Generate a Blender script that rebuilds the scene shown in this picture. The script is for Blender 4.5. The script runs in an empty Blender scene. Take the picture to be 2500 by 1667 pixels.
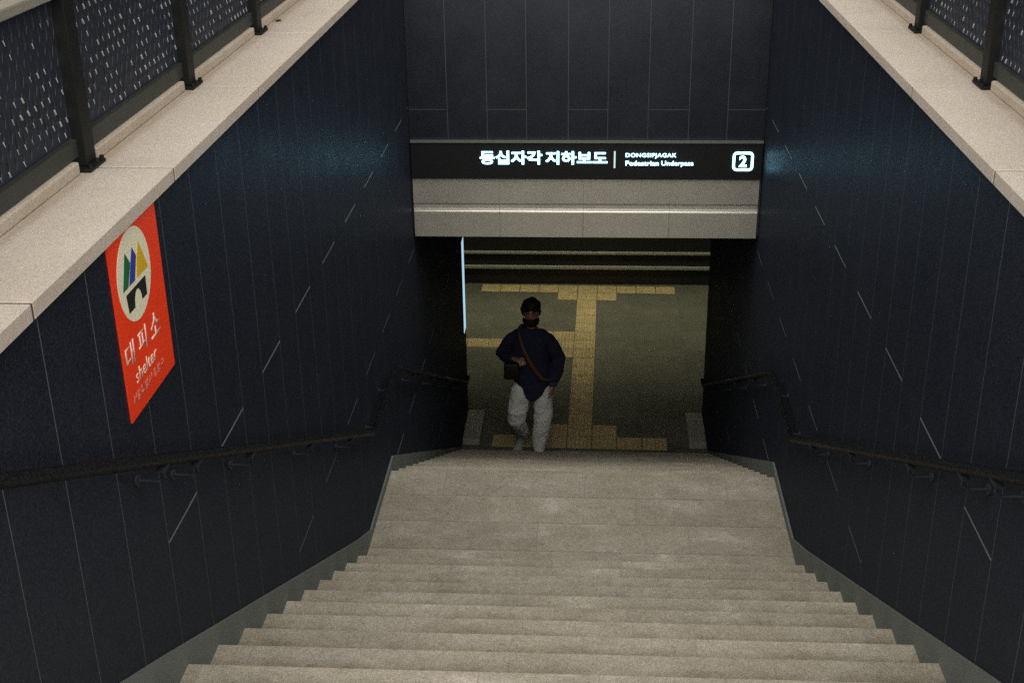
import bpy, bmesh, math, random
from mathutils import Vector, Matrix, noise as mnoise
random.seed(7)
SC = bpy.context.scene
COL = SC.collection
R = math.radians

# ------------------------------------------------------------------ camera
cam_d = bpy.data.cameras.new("camera")
cam = bpy.data.objects.new("camera", cam_d); COL.objects.link(cam)
_M = ((0.99813, -0.011566, 0.060017), (0.059524, 0.406909, -0.911527), (-0.013878, 0.913395, 0.406837))
m4 = Matrix(_M).to_4x4(); m4.translation = (0.0464, 0.0, 0.0)
cam.matrix_world = m4
cam_d.sensor_fit = 'HORIZONTAL'; cam_d.sensor_width = 36.0; cam_d.lens = 45.355
cam_d.clip_start = 0.05; cam_d.clip_end = 500.0
SC.camera = cam

# ------------------------------------------------------------------ night sky glow and its broad light
SUN_EL, SUN_AZ = 38.0, 182.0
world = bpy.data.worlds.new("World"); SC.world = world; world.use_nodes = True
wn = world.node_tree
bg = wn.nodes["Background"]
sky = wn.nodes.new("ShaderNodeTexSky"); sky.sky_type = 'NISHITA'; sky.sun_disc = False
sky.sun_elevation = R(-3.0); sky.sun_rotation = R(SUN_AZ)
wn.links.new(sky.outputs[0], bg.inputs[0]); bg.inputs[1].default_value = 0.15
sun_d = bpy.data.lights.new("sun", 'SUN'); sun_d.energy = 4.7; sun_d.angle = R(136); sun_d.color = (1.0, 0.90, 0.80)
sun = bpy.data.objects.new("sun", sun_d); COL.objects.link(sun)
_d = Vector((math.sin(R(SUN_AZ)) * math.cos(R(SUN_EL)), math.cos(R(SUN_AZ)) * math.cos(R(SUN_EL)), math.sin(R(SUN_EL))))
sun.rotation_euler = _d.to_track_quat('Z', 'Y').to_euler()
SC.view_settings.view_transform = 'Standard'; SC.view_settings.look = 'None'
SC.view_settings.exposure = 0.72; SC.view_settings.gamma = 1.0
SC.render.filter_size = 2.4
SC.cycles.use_denoising = False
SC.cycles.use_adaptive_sampling = False
SC.cycles.max_bounces = 6
SC.cycles.sample_clamp_direct = 2.5; SC.cycles.sample_clamp_indirect = 1.2
SC.cycles.use_guiding = True; SC.cycles.guiding_training_samples = 64

# ------------------------------------------------------------------ dimensions (metres, camera at z = 0)
WALL = 1.28            # face of the cladding
T, RISE = 0.3135, 0.1597
LAND_Z, LAND_Y0, LAND_Y1 = -4.296, 6.225, 7.487
FLOOR_Z = LAND_Z - 14 * RISE
STREET_Z = -1.6
COP_TOP, COP_BOT, COP_IN = -1.13, -1.1745, 1.2575
HEAD_Y = 9.1036
WALL_END = 12.65
FAR_Y = 16.6

# ------------------------------------------------------------------ helpers
def tag(o, label=None, cat=None, group=None, kind=None):
    if label: o['label'] = label
    if cat: o['category'] = cat
    if group: o['group'] = group
    if kind: o['kind'] = kind
    return o

def thing(name, label, cat, loc=(0, 0, 0), group=None):
    o = bpy.data.objects.new(name, None); COL.objects.link(o); o.location = loc
    o.empty_display_size = 0.1
    return tag(o, label, cat, group)

def link(name, bm, mat, parent=None, smooth=False, off=None):
    """bm is in world coordinates; when parented the mesh is moved into the parent's space."""
    me = bpy.data.meshes.new(name)
    bm.normal_update()
    if parent is not None:
        wl = Vector((0, 0, 0)); p = parent
        while p is not None:
            wl += p.location; p = p.parent
        bmesh.ops.translate(bm, verts=bm.verts, vec=-wl)
    bm.to_mesh(me); bm.free()
    if isinstance(mat, (list, tuple)):
        for m in mat: me.materials.append(m)
    elif mat: me.materials.append(mat)
    if smooth:
        for f in me.polygons: f.use_smooth = True
    o = bpy.data.objects.new(name, me); COL.objects.link(o)
    if parent is not None: o.parent = parent
    return o

def B(): return bmesh.new()

def box(bm, x0, x1, y0, y1, z0, z1, bev=0.0, seg=1, mi=0):
    ret = bmesh.ops.create_cube(bm, size=1.0)
    vs = ret['verts']
    for v in vs:
        v.co = Vector(((x0 + x1) / 2 + v.co.x * (x1 - x0), (y0 + y1) / 2 + v.co.y * (y1 - y0), (z0 + z1) / 2 + v.co.z * (z1 - z0)))
    fs = set(f for v in vs for f in v.link_faces)
    for f in fs: f.material_index = mi
    if bev > 0:
        es = list(set(e for v in vs for e in v.link_edges))
        bmesh.ops.bevel(bm, geom=es, offset=bev, segments=seg, affect='EDGES', profile=0.5)
    return bm

def prism(bm, pts, axis, a, b, mi=0):
    """extrude polygon pts (2D) along axis ('x','y','z') from a to b"""
    def mk(p, t):
        if axis == 'x': return (t, p[0], p[1])
        if axis == 'y': return (p[0], t, p[1])
        return (p[0], p[1], t)
    va = [bm.verts.new(mk(p, a)) for p in pts]; vb = [bm.verts.new(mk(p, b)) for p in pts]
    n = len(pts)
    fs = [bm.faces.new(va), bm.faces.new(vb[::-1])]
    for i in range(n): fs.append(bm.faces.new((va[i], vb[i], vb[(i + 1) % n], va[(i + 1) % n])))
    for f in fs: f.material_index = mi
    bmesh.ops.recalc_face_normals(bm, faces=fs)
    return fs

def tube(bm, pts, radii, n=12, caps=True, ref=None):
    """lofted tube: pts list of Vector; radii: float or (r_side, r_front); ref = rough side direction"""
    pts = [Vector(p) for p in pts]
    rings = []
    for i, p in enumerate(pts):
        if i == 0: d = pts[1] - pts[0]
        elif i == len(pts) - 1: d = pts[-1] - pts[-2]
        else: d = (pts[i + 1] - pts[i]).normalized() + (pts[i] - pts[i - 1]).normalized()
        d.normalize()
        rf = Vector(ref) if ref is not None else (Vector((1, 0, 0)) if abs(d.x) < 0.8 else Vector((0, 0, 1)))
        f = d.cross(rf).normalized(); s = f.cross(d).normalized()
        r = radii[i] if isinstance(radii, (list, tuple)) else radii
        ra, rb = r if isinstance(r, (list, tuple)) else (r, r)
        rings.append([bm.verts.new(p + s * (ra * math.cos(2 * math.pi * k / n)) + f * (rb * math.sin(2 * math.pi * k / n))) for k in range(n)])
    fs = []
    for a, b in zip(rings[:-1], rings[1:]):
        for k in range(n): fs.append(bm.faces.new((a[k], a[(k + 1) % n], b[(k + 1) % n], b[k])))
    if caps:
        fs.append(bm.faces.new(rings[0][::-1])); fs.append(bm.faces.new(rings[-1]))
    bmesh.ops.recalc_face_normals(bm, faces=fs)
    return rings

def ellipsoid(bm, c, r, u=20, v=14, rot=None):
    ret = bmesh.ops.create_uvsphere(bm, u_segments=u, v_segments=v, radius=1.0)
    for w in ret['verts']:
        q = Vector((w.co.x * r[0], w.co.y * r[1], w.co.z * r[2]))
        if rot: q = rot @ q
        w.co = q + Vector(c)
    return ret['verts']

def remeshed(name, bm, voxel, smooth=4, fac=0.5):
    """fuse overlapping closed shells into one continuous surface, return bmesh"""
    me = bpy.data.meshes.new(name); bm.to_mesh(me); bm.free()
    o = bpy.data.objects.new(name, me); COL.objects.link(o)
    md = o.modifiers.new("r", 'REMESH'); md.mode = 'VOXEL'; md.voxel_size = voxel
    s = o.modifiers.new("s", 'SMOOTH'); s.iterations = smooth; s.factor = fac
    dg = bpy.context.evaluated_depsgraph_get(); dg.update()
    me2 = bpy.data.meshes.new_from_object(o.evaluated_get(dg))
    bpy.data.objects.remove(o); bpy.data.meshes.remove(me)
    out = bmesh.new(); out.from_mesh(me2); bpy.data.meshes.remove(me2)
    return out

# ------------------------------------------------------------------ materials
class NT:
    def __init__(self, name):
        self.m = bpy.data.materials.new(name); self.m.use_nodes = True
        self.t = self.m.node_tree; self.b = self.t.nodes["Principled BSDF"]
        self.out = self.t.nodes["Material Output"]
    def n(self, typ, **kw):
        nd = self.t.nodes.new(typ)
        for k, v in kw.items(): setattr(nd, k, v)
        return nd
    def l(self, a, b): self.t.links.new(a, b)
    def math(self, op, a, b=None, c=None):
        nd = self.n("ShaderNodeMath", operation=op)
        for i, v in enumerate((a, b, c)):
            if v is None: continue
            if hasattr(v, 'links'): self.l(v, nd.inputs[i])
            else: nd.inputs[i].default_value = v
        return nd.outputs[0]
    def pos(self):
        g = self.n("ShaderNodeNewGeometry"); return g.outputs["Position"]
    def xyz(self, v):
        s = self.n("ShaderNodeSeparateXYZ"); self.l(v, s.inputs[0]); return s.outputs
    def comb(self, x, y, z):
        c = self.n("ShaderNodeCombineXYZ")
        for i, v in enumerate((x, y, z)):
            if hasattr(v, 'links'): self.l(v, c.inputs[i])
            else: c.inputs[i].default_value = v
        return c.outputs[0]
    def noise(self, vec, scale, detail=3, rough=0.55, dist=0.0):
        nd = self.n("ShaderNodeTexNoise"); self.l(vec, nd.inputs["Vector"])
        nd.inputs["Scale"].default_value = scale; nd.inputs["Detail"].default_value = detail
        nd.inputs["Roughness"].default_value = rough; nd.inputs["Distortion"].default_value = dist
        return nd.outputs["Fac"]
    def white(self, vec):
        nd = self.n("ShaderNodeTexWhiteNoise", noise_dimensions='3D'); self.l(vec, nd.inputs["Vector"]); return nd.outputs["Value"]
    def ramp(self, fac, stops, interp='LINEAR'):
        nd = self.n("ShaderNodeValToRGB"); self.l(fac, nd.inputs[0])
        cr = nd.color_ramp; cr.interpolation = interp
        while len(cr.elements) < len(stops): cr.elements.new(0.5)
        for e, (p, c) in zip(cr.elements, stops):
            e.position = p; e.color = (c, c, c, 1) if isinstance(c, (int, float)) else (*c, 1)
        return nd.outputs[0]
    def mix(self, fac, a, b, mode='MIX'):
        nd = self.n("ShaderNodeMix", data_type='RGBA', blend_type=mode)
        for i, v in ((0, fac), (6, a), (7, b)):
            if hasattr(v, 'links'): self.l(v, nd.inputs[i])
            elif i == 0: nd.inputs[0].default_value = v
            else: nd.inputs[i].default_value = (*v, 1) if len(v) == 3 else v
        return nd.outputs[2]
    def bump(self, h, strength, dist=0.01):
        nd = self.n("ShaderNodeBump"); self.l(h, nd.inputs["Height"])
        nd.inputs["Strength"].default_value = strength; nd.inputs["Distance"].default_value = dist
        self.l(nd.outputs[0], self.b.inputs["Normal"])
    def base(self, c):
        if hasattr(c, 'links'): self.l(c, self.b.inputs["Base Color"])
        else: self.b.inputs["Base Color"].default_value = (*c, 1)
    def set(self, rough=None, metal=None, spec=None):
        if rough is not None:
            if hasattr(rough, 'links'): self.l(rough, self.b.inputs["Roughness"])
            else: self.b.inputs["Roughness"].default_value = rough
        if metal is not None: self.b.inputs["Metallic"].default_value = metal
        if spec is not None: self.b.inputs["Specular IOR Level"].default_value = spec

def simple(name, c, rough=0.6, metal=0.0, spec=0.5, var=0.0, vscale=8.0, bump=0.0, bscale=60.0):
    k = NT(name); k.set(rough, metal, spec)
    if var > 0:
        p = k.pos(); f = k.noise(p, vscale, 4)
        a = tuple(x * (1 - var) for x in c); b = tuple(min(1, x * (1 + var)) for x in c)
        k.base(k.mix(f, a, b))
        if bump > 0: k.bump(k.noise(p, bscale, 3), bump, 0.004)
    else: k.base(c)
    return k.m

def emit(name, c, s):
    k = NT(name); k.base(c); k.set(0.5)
    k.b.inputs["Emission Color"].default_value = (*c, 1); k.b.inputs["Emission Strength"].default_value = s
    return k.m

def granite(name, c, stain=0.25, speck=0.5, rough=0.75, kerb=False):
    k = NT(name); p = k.pos()
    s1 = k.ramp(k.noise(p, 260, 2, 0.7), [(0.3, 1 - speck * .85), (0.5, 1.0), (0.72, 1 + speck * .3)])
    s2 = k.ramp(k.noise(p, 95, 3, 0.7), [(0.33, 1 - speck * .35), (0.6, 1.0)])
    s3 = k.ramp(k.noise(p, 2.6, 5, 0.62, 0.6), [(0.3, 1 - stain), (0.62, 1.0)])
    s4 = k.noise(p, 9, 4, 0.6)
    col = k.mix(1.0, c, s1, 'MULTIPLY'); col = k.mix(1.0, col, s2, 'MULTIPLY')
    dirty = k.mix(1.0, col, (0.80, 0.74, 0.66), 'MULTIPLY')
    col = k.mix(s3, dirty, col)
    col = k.mix(k.math('MULTIPLY', s4, 0.22), col, k.mix(1.0, col, (0.8, 0.78, 0.74), 'MULTIPLY'))
    if kerb:      # rain dirt gathered along the kerb
        x = k.xyz(p)[0]; ax = k.math('ABSOLUTE', x)
        d = k.math('ABSOLUTE', k.math('SUBTRACT', ax, 1.512))
        w = k.ramp(k.math('ADD', d, k.math('MULTIPLY', k.noise(p, 7, 4), 0.03)), [(0.018, 0.62), (0.05, 0.0)])
        col = k.mix(w, col, k.mix(1.0, col, (0.66, 0.58, 0.46), 'MULTIPLY'))
    k.base(col); k.set(rough, 0, 0.35)
    k.bump(k.noise(p, 260, 2), 0.25, 0.002)
    return k.m

def stair_stone():
    k = NT("stair_granite"); p = k.pos(); x, y, z = k.xyz(p)
    row = k.math('FLOOR', k.math('DIVIDE', k.math('SUBTRACT', y, LAND_Y1), T))
    rr = k.white(k.comb(row, 3.1, 0.7))
    u = k.math('ADD', k.math('DIVIDE', x, 0.92), k.math('MULTIPLY', rr, 7.0))
    colid = k.math('FLOOR', u)
    slab = k.white(k.comb(row, colid, 5.5))
    fu = k.math('FRACT', u)
    jd = k.math('MINIMUM', fu, k.math('SUBTRACT', 1.0, fu))
    joint = k.math('LESS_THAN', jd, 0.0030)
    tint = k.ramp(slab, [(0.0, (0.88, 0.875, 0.86)), (0.5, (0.97, 0.965, 0.955)), (1.0, (1.05, 1.04, 1.03))])
    base = k.mix(1.0, (0.395, 0.402, 0.372), tint, 'MULTIPLY')
    s1 = k.ramp(k.noise(p, 150, 3, 0.8), [(0.30, 0.52), (0.5, 1.0), (0.70, 1.32)])
    base = k.mix(1.0, base, s1, 'MULTIPLY')
    s2 = k.ramp(k.noise(p, 42, 3, 0.7), [(0.30, 0.84), (0.55, 1.0), (0.75, 1.08)])
    base = k.mix(1.0, base, s2, 'MULTIPLY')
    # worn and damp patches, different on every row
    v1 = k.comb(k.math('ADD', x, k.math('MULTIPLY', rr, 23.0)), k.math('MULTIPLY', y, 1.7), 0.0)
    w1 = k.ramp(k.noise(v1, 2.3, 5, 0.6, 0.35), [(0.42, 0.0), (0.60, 0.35), (0.68, 1.0)])
    base = k.mix(w1, k.mix(1.0, base, (0.86, 0.82, 0.74), 'MULTIPLY'), k.mix(1.0, base, (1.20, 1.175, 1.14), 'MULTIPLY'))
    w2 = k.ramp(k.noise(k.comb(x, y, 4.0), 5.0, 6, 0.7, 0.2), [(0.34, 0.84), (0.6, 1.0)])
    base = k.mix(1.0, base, w2, 'MULTIPLY')
    spots = k.ramp(k.noise(p, 11, 2, 0.5), [(0.24, 0.72), (0.29, 1.0)])
    base = k.mix(1.0, base, spots, 'MULTIPLY')
    base = k.mix(k.math('MULTIPLY', joint, 0.6), base, (0.24, 0.22, 0.19))
    # riser shade painted into the back of every tread, front edges worn pale; plain butt joints on the landing
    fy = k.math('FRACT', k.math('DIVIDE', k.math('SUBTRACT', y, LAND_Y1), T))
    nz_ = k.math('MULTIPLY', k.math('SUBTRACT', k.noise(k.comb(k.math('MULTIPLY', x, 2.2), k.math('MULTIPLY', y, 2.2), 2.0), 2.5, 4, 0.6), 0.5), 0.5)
    shade_wear = k.ramp(k.math('ADD', fy, nz_), [(0.50, (0.58, 0.555, 0.51)), (0.63, (0.80, 0.79, 0.76)), (0.76, (1.0, 1.0, 1.0)), (0.95, (1.07, 1.06, 1.05))])
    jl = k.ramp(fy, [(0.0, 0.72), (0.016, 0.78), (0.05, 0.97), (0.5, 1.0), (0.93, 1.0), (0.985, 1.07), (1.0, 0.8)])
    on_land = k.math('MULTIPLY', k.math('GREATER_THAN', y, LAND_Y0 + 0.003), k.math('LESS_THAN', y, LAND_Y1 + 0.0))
    base = k.mix(1.0, base, k.mix(on_land, shade_wear, jl), 'MULTIPLY')
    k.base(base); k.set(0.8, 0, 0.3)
    k.bump(k.noise(p, 240, 2), 0.25, 0.002)
    return k.m

def cladding():
    k = NT("dark_cladding"); p = k.pos()
    f = k.noise(p, 1.3, 4, 0.6); g = k.noise(p, 170, 2, 0.7)
    c = k.mix(f, (0.0076, 0.0104, 0.0168), (0.0106, 0.0136, 0.0214))
    c = k.mix(1.0, c, k.ramp(g, [(0.30, (0.38, 0.40, 0.42)), (0.5, (0.95, 0.95, 0.95)), (0.68, (2.0, 1.85, 1.75))]), 'MULTIPLY')
    # matt coating with a weak, even sheen
    df = k.n("ShaderNodeBsdfDiffuse"); k.l(c, df.inputs["Color"]); df.inputs["Roughness"].default_value = 0.6
    gl = k.n("ShaderNodeBsdfGlossy"); gl.inputs["Color"].default_value = (0.74, 0.82, 0.95, 1)
    k.l(k.ramp(k.noise(p, 5, 4), [(0.3, 0.34), (0.7, 0.42)]), gl.inputs["Roughness"])
    mx = k.n("ShaderNodeMixShader"); mx.inputs[0].default_value = 0.060
    k.l(df.outputs[0], mx.inputs[1]); k.l(gl.outputs[0], mx.inputs[2]); k.l(mx.outputs[0], k.out.inputs["Surface"])
    return k.m

def steel():
    k = NT("brushed_steel"); p = k.pos(); x, y, z = k.xyz(p)
    st = k.noise(k.comb(k.math('MULTIPLY', x, 1.0), y, k.math('MULTIPLY', z, 160.0)), 3.0, 3)
    bl = k.noise(p, 3.2, 4, 0.6)
    c = k.mix(st, (0.74, 0.75, 0.685), (0.80, 0.81, 0.74))
    c = k.mix(k.math('MULTIPLY', bl, 0.45), c, (0.66, 0.66, 0.60))
    k.base(c); k.set(k.ramp(bl, [(0.3, 0.27), (0.7, 0.38)]), 0.70, 0.5)
    return k.m

def tile_floor():
    k = NT("corridor_granite"); p = k.pos(); x, y, z = k.xyz(p)
    u = k.math('FRACT', k.math('DIVIDE', x, 0.6)); v = k.math('FRACT', k.math('DIVIDE', y, 0.6))
    ju = k.math('LESS_THAN', u, 0.008); jv = k.math('LESS_THAN', v, 0.008)
    j = k.math('MAXIMUM', ju, jv)
    ids = k.white(k.comb(k.math('FLOOR', k.math('DIVIDE', x, 0.6)), k.math('FLOOR', k.math('DIVIDE', y, 0.6)), 1.0))
    c = k.mix(ids, (0.125, 0.128, 0.098), (0.150, 0.152, 0.118))
    c = k.mix(1.0, c, k.ramp(k.noise(p, 95, 3, .75), [(0.3, 0.55), (0.7, 1.4)]), 'MULTIPLY')
    c = k.mix(1.0, c, k.ramp(k.noise(p, 2.0, 5, .6), [(0.3, 0.82), (0.65, 1.08)]), 'MULTIPLY')
    c = k.mix(k.math('MULTIPLY', j, 0.4), c, (0.08, 0.08, 0.065))
    k.base(c); k.set(0.5, 0, 0.4)
    return k.m

def pavement_mat():
    k = NT("street_paving"); p = k.pos(); x, y, z = k.xyz(p)
    u = k.math('FRACT', k.math('DIVIDE', x, 0.3)); v = k.math('FRACT', k.math('DIVIDE', y, 0.3))
    j = k.math('MAXIMUM', k.math('LESS_THAN', u, 0.02), k.math('LESS_THAN', v, 0.02))
    c = k.mix(k.noise(p, 1.2, 5), (0.008, 0.0085, 0.010), (0.014, 0.014, 0.015))
    c = k.mix(j, c, (0.006, 0.006, 0.006)); k.base(c); k.set(0.9, 0, 0.02)
    return k.m

M = dict(
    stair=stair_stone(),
    coping=granite("coping_granite", (0.525, 0.50, 0.455), 0.34, 0.45, kerb=True),
    skirt=granite("skirting_stone", (0.17, 0.20, 0.19), 0.25, 0.4),
    pale=granite("pale_stone", (0.40, 0.40, 0.35), 0.3, 0.4),
    clad=cladding(), steel=steel(),
    backing=simple("wall_backing", (0.03, 0.035, 0.04), 0.7),
    jointv=simple("joint_profile", (0.075, 0.098, 0.112), 0.5, 0.0, 0.4, 0.65, 1.3),
    jointd=simple("joint_profile_dark", (0.052, 0.062, 0.068), 0.5, 0.0, 0.3, 0.6, 1.3),
    jointh=simple("joint_ledge_lit", (0.13, 0.165, 0.17), 0.45, 0.0, 0.4, 0.5, 1.7),  # paler than the vertical joints: light on panel edges painted in
    floor=tile_floor(), pave=pavement_mat(),
    fence=simple("fence_metal", (0.010, 0.0115, 0.0115), 0.5, 0.0, 0.12, 0.25, 14),
    fence_rail=simple("fence_rail_metal", (0.028, 0.034, 0.031), 0.5, 0.0, 0.3, 0.25, 14),
    mortar=simple("dark_mortar", (0.10, 0.078, 0.055), 0.9, 0, 0.2, 0.3, 30),
    mesh=simple("mesh_metal", (0.020, 0.026, 0.039), 0.5, 0.0, 0.12, 0.35, 10),
    lip=simple("lip_glint", (0.50, 0.56, 0.58), 0.4, 0.2),  # pale lip colour stands in for glints on the dark sheet
    top_rail=simple("top_rail_metal", (0.38, 0.37, 0.33), 0.45, 0.5, 0.5, 0.15, 10),
    rail=simple("handrail_metal", (0.0085, 0.0125, 0.0165), 0.36, 0.0, 0.10, 0.5, 0.2, 20),
    bracket=simple("bracket_metal", (0.02, 0.029, 0.036), 0.45, 0.0, 0.2),
    signbox=simple("sign_box", (0.010, 0.011, 0.013), 0.45, 0.0, 0.35),
    trim=simple("sign_trim", (0.22, 0.27, 0.25), 0.4, 0.6),
    letter=emit("backlit_letters", (0.42, 0.88, 1.0), 5.6),
    bar=emit("backlit_divider", (0.42, 0.60, 0.60), 0.55),
    red=simple("sign_red", (0.82, 0.048, 0.010), 0.42, 0, 0.4, 0.06, 6),
    cream=simple("sign_cream", (0.74, 0.74, 0.58), 0.45, 0, 0.4, 0.05, 6),
    green=simple("sign_green", (0.012, 0.13, 0.05), 0.45), blue=simple("sign_blue", (0.03, 0.05, 0.34), 0.45),
    yellow=simple("sign_yellow", (0.62, 0.42, 0.015), 0.45), black=simple("sign_black", (0.012, 0.014, 0.014), 0.45),
    pink=simple("sign_lettering", (0.80, 0.56, 0.48), 0.45), pink2=simple("sign_small_lettering", (0.62, 0.20, 0.15), 0.45),
    tact=simple("tactile_yellow", (0.51, 0.415, 0.215), 0.6, 0, 0.4, 0.3, 7),
    dark=simple("corridor_wall_dark", (0.016, 0.017, 0.015), 0.5, 0, 0.4, 0.3, 3),
    ceil=simple("corridor_ceiling", (0.05, 0.05, 0.045), 0.8),
    lamp=emit("ceiling_lamp_diffuser", (1.0, 0.93, 0.66), 1.5),
    panel_light=emit("light_panel_face", (0.40, 0.62, 0.78), 0.62),
    skin=simple("skin", (0.42, 0.25, 0.18), 0.55, 0, 0.4, 0.12, 30),
    hair=simple("hair", (0.010, 0.009, 0.008), 0.6, 0, 0.4, 0.3, 60, 0.5, 120),
    mask=simple("face_mask", (0.010, 0.010, 0.011), 0.8),
    sweater=simple("navy_knit", (0.027, 0.031, 0.068), 0.9, 0, 0.2, 0.35, 25, 0.4, 300),
    trousers=simple("pale_trousers", (0.85, 0.90, 0.89), 0.85, 0, 0.2, 0.12, 9, 0.3, 200),
    shoe=simple("pale_shoe", (0.40, 0.43, 0.42), 0.6, 0, 0.4, 0.15, 20), sole=simple("shoe_sole", (0.5, 0.5, 0.48), 0.7),
    strap=simple("brown_strap", (0.12, 0.065, 0.025), 0.6, 0, 0.4, 0.2, 30), bag=simple("black_bag", (0.012, 0.012, 0.012), 0.6),
    eye=simple("eye", (0.02, 0.015, 0.012), 0.2), leaf=simple("dry_leaf", (0.05, 0.035, 0.02), 0.8),
    denim=simple("blue_cuff", (0.03, 0.06, 0.10), 0.8),
)

# ------------------------------------------------------------------ the street (one sheet with the stairwell cut out)
STAIR_TOP_Y = LAND_Y0 - T * 16     # nosing of the street edge
bm = B()
xs = [-90, -1.66, 1.66, 90]; ys = [-90, STAIR_TOP_Y, 9.6, 90]
for i in range(3):
    for j in range(3):
        if i == 1 and j == 1: continue
        vs = [bm.verts.new((x, y, STREET_Z)) for x, y in ((xs[i], ys[j]), (xs[i + 1], ys[j]), (xs[i + 1], ys[j + 1]), (xs[i], ys[j + 1]))]
        bm.faces.new(vs)
bmesh.ops.remove_doubles(bm, verts=bm.verts, dist=1e-4)
tag(link('street_pavement', bm, M['pave']), kind='structure')

# ------------------------------------------------------------------ staircase
stairs = thing('staircase', 'wide pale granite staircase running down between the dark walls with a landing halfway', 'stairs', (0, LAND_Y0, LAND_Z))
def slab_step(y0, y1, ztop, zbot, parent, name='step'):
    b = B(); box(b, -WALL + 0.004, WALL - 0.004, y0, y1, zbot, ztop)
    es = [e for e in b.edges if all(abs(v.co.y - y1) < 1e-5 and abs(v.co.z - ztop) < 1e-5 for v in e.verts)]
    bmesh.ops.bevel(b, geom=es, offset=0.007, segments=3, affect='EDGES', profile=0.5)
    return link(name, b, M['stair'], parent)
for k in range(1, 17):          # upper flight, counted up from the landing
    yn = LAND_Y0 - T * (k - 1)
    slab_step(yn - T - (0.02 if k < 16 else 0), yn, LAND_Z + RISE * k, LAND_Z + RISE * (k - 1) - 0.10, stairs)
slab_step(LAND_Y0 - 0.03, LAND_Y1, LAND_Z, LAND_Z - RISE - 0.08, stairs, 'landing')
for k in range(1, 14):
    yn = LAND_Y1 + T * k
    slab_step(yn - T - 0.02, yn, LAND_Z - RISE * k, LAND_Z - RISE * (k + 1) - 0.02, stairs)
# grey stone skirting that follows both flights along each wall
def nosing(y):
    if y < LAND_Y0: return LAND_Z + (LAND_Y0 - y) / T * RISE + RISE
    return LAND_Z
for sx in (-1, 1):
    pts_top = [(1.25, -1.62), (1.36, -1.62), (3.223, -2.531), (6.248, -4.052), (6.66, LAND_Z + 0.055), (LAND_Y1 + 0.10, LAND_Z + 0.055)]
    yb = LAND_Y1 + T * 13.5
    pts_top += [(yb, FLOOR_Z + 0.10 + 0.0), (yb + 0.05, FLOOR_Z + 0.08)]
    pts_bot = [(yb + 0.05, FLOOR_Z), (LAND_Y1, LAND_Z - 0.35), (LAND_Y0, LAND_Z - 0.30), (1.25, -2.2)]
    # keep the lower part parallel to the flight
    pts_top[6] = (yb, FLOOR_Z + 0.10)
    b = B(); xa, xb = sx * (WALL - 0.012), sx * (WALL + 0.012)
    prism(b, pts_top + pts_bot, 'x', min(xa, xb), max(xa, xb))
    link('skirting', b, M['skirt'], stairs)
    b = B(); xa, xb = sx * 1.095, sx * (WALL - 0.003)
    box(b, min(xa, xb), max(xa, xb), 11.93, 12.62, FLOOR_Z + 0.003, FLOOR_Z + 0.075, 0.008, 2)
    link('plinth_block', b, M['pale'], stairs)

# ------------------------------------------------------------------ side walls
def side_wall(sx, label):
    w = thing('stairwell_wall', label, 'wall', (sx * 1.45, 5.0, STREET_Z))
    b = B(); y0, y1 = 0.9, WALL_END
    xa, xb = sx * (WALL + 0.0045), sx * 1.60
    box(b, min(xa, xb), max(xa, xb), y0, HEAD_Y + 0.35, FLOOR_Z - 0.1, COP_BOT - 0.002)
    box(b, min(xa, xb), max(xa, xb), HEAD_Y + 0.352, y1, FLOOR_Z - 0.1, -2.6)
    link('backing', b, M['backing'], w)
    b = B(); g = 0.0030
    kk = int((y0 - 5.935) / 0.3155) - 1
    for k in range(kk, 22):
        a, c = 5.935 + 0.3155 * k, 5.935 + 0.3155 * (k + 1)
        a, c = max(a, y0), min(c, y1)
        if c - a < 0.02: continue
        zs = [-2.236 - 2.13 * i for i in range(-1, 4)] if k % 2 == 0 else [-3.301 - 2.13 * i for i in range(-2, 3)]
        if a < 3.2: zs = []
        top = COP_BOT - 0.003 if a < HEAD_Y else -2.6
        edges = [top] + [z for z in zs if FLOOR_Z + 0.02 < z < top - 0.05] + [FLOOR_Z - 0.05]
        for za, zb in zip(edges[:-1], edges[1:]):
            xa, xb = sx * WALL, sx * (WALL + 0.0044)
            box(b, min(xa, xb), max(xa, xb), a + g, c - g, zb + g * 1.1, za - g * 1.1)
            if zb > FLOOR_Z:
                xa, xb = sx * (WALL - 0.0012), sx * (WALL + 0.0040)
                box(b, min(xa, xb), max(xa, xb), a + g, c - g, zb - g * (1.0 if k % 2 == 0 else 0.7), zb + g * (1.0 if k % 2 == 0 else 0.7), mi=2 if k % 2 == 0 else 1)
        xa, xb = sx * (WALL + 0.0006), sx * (WALL + 0.0040)
        if c < y1 - 0.01: box(b, min(xa, xb), max(xa, xb), c - g * .93, c + g * .93, FLOOR_Z, top, mi=1)
    link('cladding', b, [M['clad'], M['jointv'], M['jointh']], w)
    return w
side_wall(-1, 'tall dark panelled stairwell wall carrying the red shelter sign')
side_wall(1, 'tall dark panelled stairwell wall opposite the red shelter sign, without any sign')

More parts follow.
